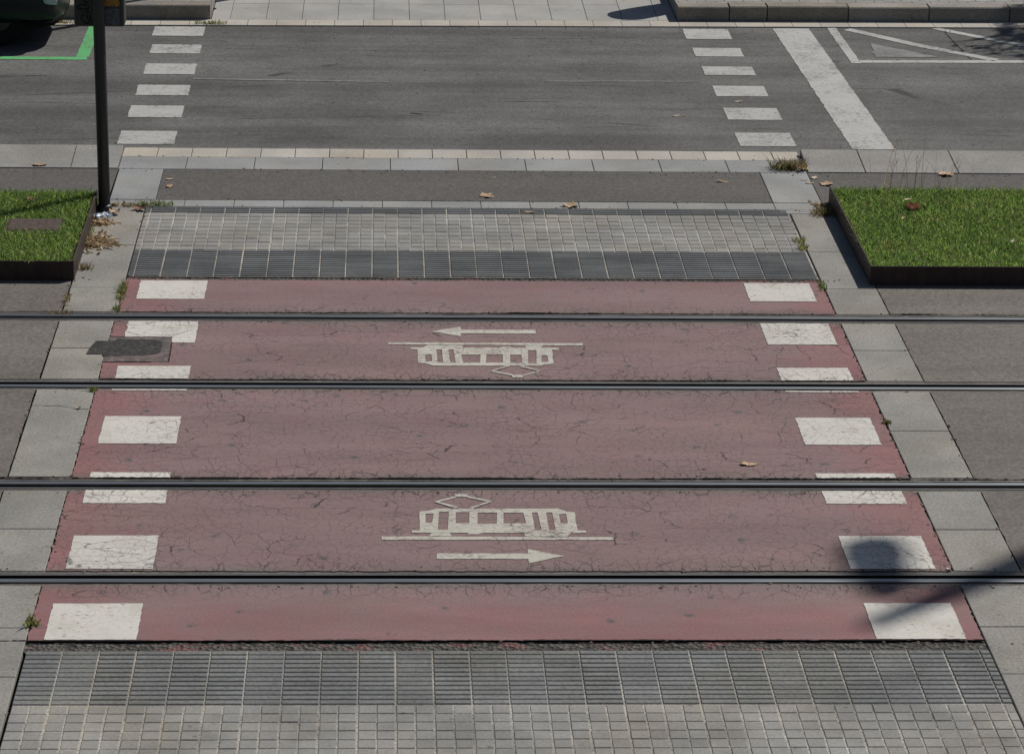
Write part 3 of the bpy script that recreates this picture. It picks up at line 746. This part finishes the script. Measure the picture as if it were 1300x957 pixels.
# ------------------------------------------------------------------ fallen leaves and litter
def leaf_mesh(kind):
    """dried plane leaf: five pointed lobes, curled up at the tips"""
    n = 40; pts = []
    for i in range(n):
        a = 2*math.pi*i/n
        if kind == 2: r = .5*(1-.55*abs(math.sin(a)))+.04*math.sin(9*a)
        else: r = .32+.18*abs(math.cos(2.5*a))**.7+.03*math.sin(11*a+kind)
        pts.append((r*math.cos(a), r*math.sin(a)))
    vs = [(0,0,.02)]; fs = []
    for t in (.5, 1.0):
        for (x, y) in pts:
            X, Y = x*t, y*t; rr = math.hypot(X, Y)
            z = .05 + (.55 if kind == 1 else .35)*rr*rr*(1+math.sin(3*math.atan2(Y, X)+kind)) * (1.3 if kind == 1 else 1) + .03*math.sin(20*X)*math.sin(17*Y)
            vs.append((X*(1-.25*t*t*(kind == 1)), Y, z))
    for i in range(n):
        j = (i+1) % n
        fs.append((0, 1+i, 1+j)); fs.append((1+i, 1+n+i, 1+n+j, 1+j))
    b = MB(); b.add(vs, fs)
    b.tube([(.0,0,.03), (-.35,.02,.06), (-.62,.06,.14)], [.012,.012,.010], 5)
    me = bpy.data.meshes.new('leaf'); me.from_pydata(b.v, [], b.f); me.polygons.foreach_set('use_smooth', [True]*len(b.f)); me.update(); return me
LM = {}
for k in (0, 1, 2):
    for mt in ('leaf', 'leafred', 'leafpale', 'leafbrown'):
        me = leaf_mesh(k); me.materials.append(M[mt]); LM[k, mt] = me
def leaf(xy, z, size, kind, mt, rz, label, tilt=0.):
    o = bpy.data.objects.new('fallen_leaf', LM[kind, mt]); COL.objects.link(o)
    o.location = (*xy, z); size *= .82; o.scale = (size, size*random.uniform(.75,1), size*random.uniform(.45,.75)); o.rotation_euler = (tilt, random.gauss(0,.08), rz)
    return tag(o, label, 'leaf', 'fallen dry leaves')
leaf((-2.922, 8.664), .012, .17, 2, 'leaf', .1, 'tan curled leaf on the left kerb, left of the post')
leaf((-1.798, 8.275), .002, .09, 2, 'leaf', .3, 'small tan leaf at the left end of the asphalt strip, the farther of two')
leaf((-1.777, 8.061), .002, .11, 0, 'leaf', 1.3, 'small tan leaf at the left end of the asphalt strip, the nearer of two')
leaf((0.861, 7.834), .002, .17, 0, 'leaf', 2.1, 'tan lobed leaf near the front edge of the asphalt strip, at its centre')
leaf((0.939, 8.383), .002, .05, 2, 'leaf', .4, 'tiny orange leaf scrap alone in the middle of the asphalt strip')
leaf((1.539, 7.548), .002, .19, 1, 'leaf', .9, 'largest crumpled pale brown leaf, on the granite course behind the tiles')
leaf((1.187, 7.360), .004, .13, 2, 'leaf', -.35, 'slim tan leaf lying on the thin dark tile row')
leaf((2.879, 8.304), .002, .13, 2, 'leaf', -.05, 'slim tan leaf near the right end of the asphalt strip')
leaf((3.614, 8.664), .02, .15, 2, 'leaf', .6, 'tan leaf leaning against the kerb beside the large weed tuft', .3)
leaf((3.686, 8.443), .002, .08, 0, 'leafpale', .9, 'pale small leaf on the path in front of the right kerb, left of its neighbours')
leaf((3.622, 8.272), .002, .10, 2, 'leaf', 0, 'slim tan leaf at the edge of the granite slab near the right bed')
leaf((3.588, 8.368), .002, .08, 2, 'leafpale', .1, 'small whitish leaf at the very edge of the granite slab by the path')
leaf((3.760, 8.251), .002, .15, 0, 'leaf', 2.6, 'tan lobed leaf on the path behind the corner of the right bed')
leaf((4.843, 8.567), .006, .17, 0, 'leaf', 1.9, 'tan lobed leaf at the foot of the right kerb joint')
leaf((4.288, 7.073), .150, .20, 0, 'leafred', .8, 'red brown leaf lying on the right lawn', .12)
leaf((4.266, 7.209), .175, .07, 0, 'leafpale', .2, 'tiny pale leaf touching the red brown leaf on the lawn')
leaf((4.885, 6.029), .185, .09, 1, 'leafpale', 1.2, 'pale leaf on the right lawn near the picture edge')
leaf((4.133, 6.651), .185, .06, 2, 'leaf', 1.2, 'small tan leaf in the right lawn below the red brown leaf')
leaf((2.330, 1.776), .003, .14, 2, 'leaf', -.1, 'single tan leaf on the red surface just behind a rail')
leaf((-1.970, 7.366), .008, .16, 1, 'leafbrown', .7, 'dark crumpled leaf at the back left corner of the tiles')
leaf((-2.164, 7.251), .012, .15, 1, 'leaf', .4, 'tan crumpled leaf at the right foot of the signal post')
leaf((-2.811, 7.100), .165, .13, 1, 'leafbrown', .4, 'brown leaf lying in the left lawn above the iron cover')
leaf((-1.832, 14.619), .004, .13, 1, 'leafbrown', 1.2, 'reddish brown leaf beside the end of the far left kerb')
leaf((-1.799, 14.770), .004, .10, 0, 'leafred', .2, 'smaller brown leaf just behind the leaf at the far left kerb end')
leaf((2.039, 13.608), -.010, .07, 2, 'leaf', .2, 'tiny leaf on the road near the far gutter')
leaf((5.990, 13.416), -.010, .08, 0, 'leaf', .2, 'small orange leaf on the road left of the tree shadow')
leaf((2.693, 10.533), -.010, .10, 2, 'leafpale', .5, 'small whitish leaf scrap in the middle of the road')
leaf((3.331, 11.074), -.010, .12, 2, 'leafpale', -.2, 'whitish leaf scrap between two right road squares')
leaf((-2.014, 2.763), .002, .06, 1, 'leaf', .4, 'tiny tan leaf stuck in the crack of the left border slab')
leaf((3.309, 0.117), .004, .05, 1, 'leafpale', .4, 'tiny pale leaf at the right red edge above the nearest rail')
def litter(name, c, n, rx, ry, label, zmax=.03):
    w = MB()
    for i in range(n):
        x, y = random.gauss(0, rx), random.gauss(0, ry); z = random.uniform(.002, zmax)*math.exp(-(x/rx)**2*.4); L = random.uniform(.015, .06); a = random.uniform(0, 6.28); ww = random.uniform(.003, .012)
        dx, dy = math.cos(a)*L/2, math.sin(a)*L/2; nx, ny = -math.sin(a)*ww, math.cos(a)*ww; t = random.gauss(0, .006)
        w.quad((x-dx-nx, y-dy-ny, max(.001,z-t)), (x+dx-nx, y+dy-ny, max(.001,z+t)), (x+dx+nx, y+dy+ny, max(.002,z+t+.004)), (x-dx+nx, y-dy+ny, max(.002,z-t+.003)))
    o = w.build(name, M['straw']); o.location = (*c, 0); return tag(o, label, 'leaf litter', None, 'stuff')
litter('leaf_litter', (-2.223, 6.456), 260, .08, .09, 'heap of straw coloured leaf litter beside the left raised bed', .05)
litter('leaf_litter', (-2.253, 6.986), 90, .06, .05, 'loose leaf litter in front of the signal post', .04)
litter('leaf_litter', (-2.147, 7.498), 50, .08, .025, 'thin leaf litter right of the signal post', .02)
litter('leaf_litter', (3.645, 7.590), 90, .05, .05, 'brown leaf litter at the back corner of the right bed', .02)
# fine grit and leaf crumbs gathered in the joints
w = MB()
def crumb(x, y, z=.001):
    L = random.uniform(.004, .016); a = random.uniform(0, 6.28); q = []
    for k in range(5): q.append((x+math.cos(a+k*1.257)*L*random.uniform(.4,1), y+math.sin(a+k*1.257)*L*random.uniform(.4,1)*.8, z+random.uniform(0,.002)))
    w.add(q+[(x, y, z+L*.45)], [(k, (k+1) % 5, 5) for k in range(5)])
for X in (SL, SR, XL, XR):
    for i in range(95):
        Y = random.choice([random.uniform(-2, 7.4), random.gauss(random.choice([4.0, 5.4, .7, 2.4, 7.0]), .25)])
        if min(abs(Y-g) for g, _ in RAILS) > .13: crumb(X+random.gauss(0, .011), Y)
for Y in (.125, -.125, 1.31, 1.56, 3.12, 3.37, 4.555, 4.81, 5.57, -.9, 7.475, 7.68, 8.60, 8.985):
    for i in range(45): crumb(random.uniform(-2.3, 3.7), Y+random.gauss(0, .02))
for i in range(160): crumb(random.uniform(-4, 6.5), fy(0)-.28+random.gauss(0, .03)-.0, -.006)
for i in range(120): crumb(random.uniform(-4, 6.5), 8.58-abs(random.gauss(0, .05)))
for i in range(160): crumb(random.uniform(-4, 6.6), random.uniform(9.4, 14), -.010)
tag(w.build('grit', M['grit']), 'fine grit and leaf crumbs gathered in the joints of the paving', 'grit', None, 'stuff')
w = MB(); n = 9
for i in range(n):
    for j in range(n): w.v.append(((i/(n-1)-.5)*.15+random.gauss(0,.006), (j/(n-1)-.5)*.10+random.gauss(0,.006), .01+random.random()*.035))
for i in range(n-1):
    for j in range(n-1): w.f.append((i*n+j, (i+1)*n+j, (i+1)*n+j+1, i*n+j+1)); w.m.append(0)
o = w.build('foil_wrapper', M['foil']); o.location = (*(-2.244, 7.095), .01); o.rotation_euler = (0,0,.5); tag(o, 'crumpled bluish silver wrapper lying among litter below the signal post', 'litter')

# ------------------------------------------------------------------ signal post with box
PX, PY = -2.258, 7.372
root = empty('signal_post', (PX, PY, 0), 'dark grey round signal post with graffitied box, at the corner of the left lawn', 'signal post')
w = MB(); w.tube([(0,0,-.05), (0,0,1.0), (-.002,0,2.0), (-.004,0,3.4)], [.0475,.0475,.047,.046], 24); w.build('post', M['post'], root, True)
w = MB(); w.tube([(0,0,0), (0,0,.03), (0,0,.05)], [.062,.060,.0485], 24); w.build('base_collar', M['post'], root, True)
BX0, BX1, BZ = -2.461, -2.064, 1.497
bx = bmesh.new(); bmesh.ops.create_cube(bx, size=1)
for v in bx.verts: v.co = Vector(((BX0+BX1)/2-PX + v.co.x*(BX1-BX0), .155 + v.co.y*.18, BZ+.36+v.co.z*.72))
bmesh.ops.bevel(bx, geom=bx.edges[:], offset=.022, segments=3, profile=.5, affect='EDGES')
me = bpy.data.meshes.new('signal_box'); bx.to_mesh(me); bx.free(); me.materials.append(M['boxm'])
box = bpy.data.objects.new('signal_box', me); COL.objects.link(box); box.parent = root
yb = .155-.09
W_ = BX1-BX0; KX = W_/1100.; KZ = KX*1.035
bu = lambda u, v: (BX0-PX + (u-80)*KX, BZ + (592-v)*KZ)
def stroke(paths, mat, r, name, par):
    q = MB()
    for p in paths:
        pts = [bu(*a) for a in p]
        for (x0,z0),(x1,z1) in zip(pts[:-1], pts[1:]):
            L = math.hypot(x1-x0, z1-z0)+1e-6; nx, nz = -(z1-z0)/L*r, (x1-x0)/L*r; ex, ez = (x1-x0)/L*r*.6, (z1-z0)/L*r*.6
            y = yb-.0012-random.random()*.0006
            q.quad((x0-ex-nx,y,z0-ez-nz),(x1+ex-nx,y,z1+ez-nz),(x1+ex+nx,y,z1+ez+nz),(x0-ex+nx,y,z0-ez+nz))
    return q.build(name, mat, par)
stroke([[(300,315),(250,355),(232,405),(275,475),(340,520),(400,485),(432,410),(420,330)], [(368,320),(372,410)], [(325,266),(405,266)], [(240,262),(262,268)],
        [(275,92),(150,165),(185,205),(390,205),(402,150)], [(290,-10),(300,30),(368,62),(350,130),(268,100)], [(300,-60),(360,-120),(290,-170),(380,-230)]], M['ink'], .0052, 'graffiti', box)
q = MB()
def sticker(u0, u1, v0, v1, mat, name):
    x0, z1 = bu(u0, v0); x1, z0 = bu(u1, v1); s_ = MB(); y = yb-.0011
    pts = rag([(x0,z0),(x1,z0),(x1,z1),(x0,z1)], .03, .001)
    s_.sheet([pts], 0); s_.v = [(a, y, b) for a, b, c in s_.v]
    return s_.build(name, mat, box)
sticker(740, 1080, -330, 142, M['orange'], 'orange_sticker'); sticker(740, 1078, 190, 555, M['greysticker'], 'grey_sticker')
for zz in (BZ+.12, BZ+.60):
    w = MB(); w.box(-.03, .03, .046, yb+.01, zz-.02, zz+.02); w.build('bracket', M['post'], root)

# ------------------------------------------------------------------ parked car (only its front corner reaches into the picture)
CX, CY, CW, CL = -3.2, 13.60, 1.50, 3.6
car = empty('parked_car', (CX-CL/2, CY, 0), 'dark green parked car with pale headlight in the green bay', 'car')
def loft(sections, name, mat, smooth=True, par=car):
    """sections: (x, half width, z bottom, z top, roundness) rounded-rectangle rings"""
    q = MB(); n = 20; rings = []
    for x, hw, z0, z1, ro in sections:
        ring = []
        for k in range(n):
            a = 2*math.pi*k/n; c, s_ = math.cos(a), math.sin(a)
            ex = 2/ro
            ring.append((x, hw*math.copysign(abs(c)**ex, c), (z0+z1)/2+(z1-z0)/2*math.copysign(abs(s_)**ex, s_)))
        rings.append(ring)
    vs = [v for r_ in rings for v in r_]; fs = []
    for i in range(len(rings)-1):
        for k in range(n):
            k2 = (k+1) % n; fs.append((i*n+k, i*n+k2, (i+1)*n+k2, (i+1)*n+k))
    fs.append(tuple(range(n))[::-1]); fs.append(tuple((len(rings)-1)*n+k for k in range(n)))
    q.add(vs, [f[::-1] for f in fs]); return q.build(name, mat, par, smooth)
H = CL/2; h2 = CW/2
loft([(-H, .55, .38, .80, 4), (-H+.08, .66, .28, .88, 5), (-H+.35, h2, .23, .90, 6), (-.6, h2, .22, .88, 6), (.6, h2, .22, .86, 6), (H-.85, h2, .22, .82, 6), (H-.42, h2*.985, .22, .72, 5), (H-.20, h2*.93, .21, .64, 5), (H-.07, h2*.78, .21, .57, 4.5), (H, h2*.55, .25, .52, 4)], 'body', M['carpaint'])
cab = loft([(-H+.12, .52, .90, 1.0, 4), (-H+.45, .62, .88, 1.36, 4.5), (-.5, .66, .88, 1.45, 5), (.25, .65, .88, 1.42, 5), (.70, .62, .88, 1.16, 4.5), (1.02, .58, .86, .93, 4)], 'cabin', M['carpaint'])
for s_ in (-1, 1):
    w = MB(); w.add([(-.95, s_*.668, 1.02), (.62, s_*.668, 1.02), (.28, s_*.655, 1.34), (-.85, s_*.655, 1.36)], [(0,1,2,3) if s_ < 0 else (3,2,1,0)]); w.build('side_window', M['glass'], cab)
w = MB(); w.add([(.98,-.5,.95), (.98,.5,.95), (.42,.50,1.34), (.42,-.50,1.34)], [(0,1,2,3)]); w.build('windscreen', M['glass'], cab)
loft([(H-.34, h2*.965, .20, .30, 5), (H-.19, h2*.925, .195, .30, 5), (H-.075, h2*.775, .195, .30, 5), (H-.005, h2*.54, .22, .30, 4)], 'bumper', M['plastic'])
for s_ in (-1, 1):
    q = loft([(H-.34, .05, .47, .58, 3), (H-.26, .10, .44, .60, 3), (H-.13, .13, .42, .585, 3), (H-.03, .10, .42, .54, 3)], 'headlight', M['lamp'])
    q.location = (0, s_*h2*.70, 0)
    q.rotation_euler = (0, 0, 0)
    for x in (-H+.62, H-.62):
        wh = MB(); y0 = s_*(h2-.36); wh.tube([(x, y0, .29), (x, y0+s_*.02, .29), (x, y0+s_*.15, .29), (x, y0+s_*.17, .29)], [.25,.29,.29,.26], 28)
        wo = wh.build('wheel', M['tyre'], car, True)
        wr = MB(); wr.tube([(x, y0+s_*.171, .29), (x, y0+s_*.182, .29)], [.15, .14], 20); wr.build('rim', M['rim'], wo)
    mr = MB(); mr.tube([(.60, s_*.70, .98), (.60, s_*.80, 1.0), (.58, s_*.90, 1.02)], [.03,.07,.06], 10); mr.build('wing_mirror', M['plastic'], car, True)

# ------------------------------------------------------------------ things just outside the picture whose shadows fall into it
SAZ, SEL = R(40), R(48)
SUN = Vector((math.cos(SEL)*math.cos(SAZ), math.cos(SEL)*math.sin(SAZ), math.sin(SEL)))
def caster(xy, h):          # where something h metres up must stand for its shadow to fall on xy
    k = h/math.tan(SEL); return (xy[0]+k*math.cos(SAZ), xy[1]+k*math.sin(SAZ))
lx, ly = caster((2.74, -.645), 14.0)
lamp = empty('street_lamp', (lx, ly, 0), 'tall street lamp out of view at right that shades the nearest right white squares', 'street lamp')
w = MB(); w.tube([(0,0,-.05),(0,0,.5),(0,0,.55),(0,0,11.8),(0,0,13.2),(0,0,14.0)], [.19,.19,.16,.135,.11,.07], 20); w.build('pole', M['galv'], lamp, True)
hx, hy = caster((2.90, .16), 13.4); hx -= lx; hy -= ly
w = MB(); w.tube([(0,0,13.1),(hx*.5,hy*.5,13.37),(hx,hy,13.4)], [.04,.035,.03], 10); w.build('arm', M['galv'], lamp, True)
w = MB(); w.tube([(hx+.03*d,hy+d,13.4) for d in (-.44,-.38,-.1,.22,.36,.42)], [.05,.11,.165,.19,.16,.06], 18); w.build('lantern', M['galv'], lamp, True)
bxx, byy = caster((2.56, 14.62), 1.12)
lb = empty('litter_bin', (bxx, byy, .14), 'round litter bin out of view on the far pavement that casts an oval shadow', 'litter bin')
w = MB(); w.tube([(0,0,.32),(0,0,.36),(0,0,.70),(0,0,.94),(0,0,.98)], [.17,.21,.235,.235,.20], 24); w.build('bin_body', M['binm'], lb, True)
w = MB(); w.tube([(.0,.22,-.1),(0,.22,.95)], [.035,.035], 12); w.box(-.03,.03,.17,.22,.5,.6); w.build('bin_post', M['binm'], lb)
px_, py_ = -1.22, 15.62
sp = empty('sign_post', (px_, py_, .14), 'slender post out of view on the far pavement beside the car', 'post')
w = MB(); w.tube([(0,0,-.1),(0,0,3.0)], [.045,.045], 14); w.build('pole', M['galv'], sp, True)
w = MB(); w.tube([(0,0,3.0),(0,0,3.04)], [.048,.02], 14); w.build('cap', M['galv'], sp, True)
def tree(base, shade, h, rx, label, nleaf=9000, hz=.75):
    t = empty('street_tree', (*base, .1), label, 'tree', 'street trees on the far pavement')
    c = Vector((*caster(shade, h), h)) - Vector((*base, .1))
    w = MB(); w.tube([(0,0,-.2),(0,0,.6),(.03,.02,h*.45),(c.x*.3,c.y*.3,h*.62)], [.17,.13,.11,.09], 14)
    rr = random.Random(5)
    for i in range(9):
        a = rr.uniform(0, 6.28); d = Vector((math.cos(a)*rx*.8, math.sin(a)*rx*.8, rr.uniform(-.5,.6)))
        w.tube([(c.x*.3,c.y*.3,h*.60), tuple(Vector((c.x*.5,c.y*.5,h*.75))+d*.4), tuple(c+d)], [.06,.035,.012], 7)
    w.build('trunk', M['bark'], t, True)
    V = []; F = []
    for i in range(nleaf):
        u = Vector((rr.gauss(0,1), rr.gauss(0,1), rr.gauss(0,1))).normalized()*(rr.random()**.45)
        bump = .8+.28*math.sin(u.x*6+1)*math.sin(u.y*5+2)+.2*math.sin(u.z*7)
        p = c + Vector((u.x*rx*bump, u.y*rx*bump, u.z*hz*bump))
        a = Vector((rr.gauss(0,1), rr.gauss(0,1), rr.gauss(0,.5))).normalized(); b = a.orthogonal().normalized(); s_ = rr.uniform(.05,.10)
        k = len(V); V += [tuple(p-a*s_), tuple(p+b*s_*.6), tuple(p+a*s_), tuple(p-b*s_*.6)]; F.append((k,k+1,k+2,k+3))
    q = MB(); q.v = V; q.f = F; q.m = [0]*len(F); q.build('crown', M['crown'], t)
tree((11.6, 17.0), (7.42, 13.62), 4.2, 1.25, 'street tree out of view at right that throws dappled shade on the bay')

# ------------------------------------------------------------------ light, sky, camera
sd = bpy.data.lights.new('sun', 'SUN'); sd.energy = 3.8; sd.angle = R(.6); sd.color = (1.0, .955, .89)
so = bpy.data.objects.new('sun', sd); COL.objects.link(so); so.rotation_euler = (-SUN).to_track_quat('-Z', 'Y').to_euler()
wd = bpy.data.worlds.new('World'); scene.world = wd; wd.use_nodes = True
nt = wd.node_tree; nt.nodes.clear(); o_ = nt.nodes.new('ShaderNodeOutputWorld'); bg = nt.nodes.new('ShaderNodeBackground'); sk = nt.nodes.new('ShaderNodeTexSky')
sk.sky_type = 'NISHITA'; sk.sun_disc = False; sk.sun_elevation = SEL; sk.sun_rotation = math.pi/2-SAZ; sk.altitude = 50; sk.dust_density = 1.0
bg.inputs[1].default_value = 0.04
nt.links.new(sk.outputs[0], bg.inputs[0]); nt.links.new(bg.outputs[0], o_.inputs[0])
cd = bpy.data.cameras.new('camera'); cam = bpy.data.objects.new('camera', cd); COL.objects.link(cam)
cd.sensor_width = 36; cd.sensor_fit = 'HORIZONTAL'; cd.lens = 102.203; cd.shift_y = -45/1300; cd.clip_end = 2000; cd.clip_start = .5
fw, up = Vector((0.044459, 0.943708, -0.327778)), Vector((-0.003542, 0.328249, 0.944584)); rt = fw.cross(up)
cam.matrix_world = Matrix(((rt.x, up.x, -fw.x, 0.0000), (rt.y, up.y, -fw.y, -15.3816), (rt.z, up.z, -fw.z, 6.7851), (0,0,0,1)))
scene.camera = cam
vs = scene.view_settings; vs.view_transform = 'Standard'; vs.look = 'None'; vs.gamma = 1; vs.use_curve_mapping = False; vs.exposure = 0.0
scene.render.engine = 'CYCLES'; scene.cycles.max_bounces = 6
scene.render.resolution_x = 1024; scene.render.resolution_y = 753
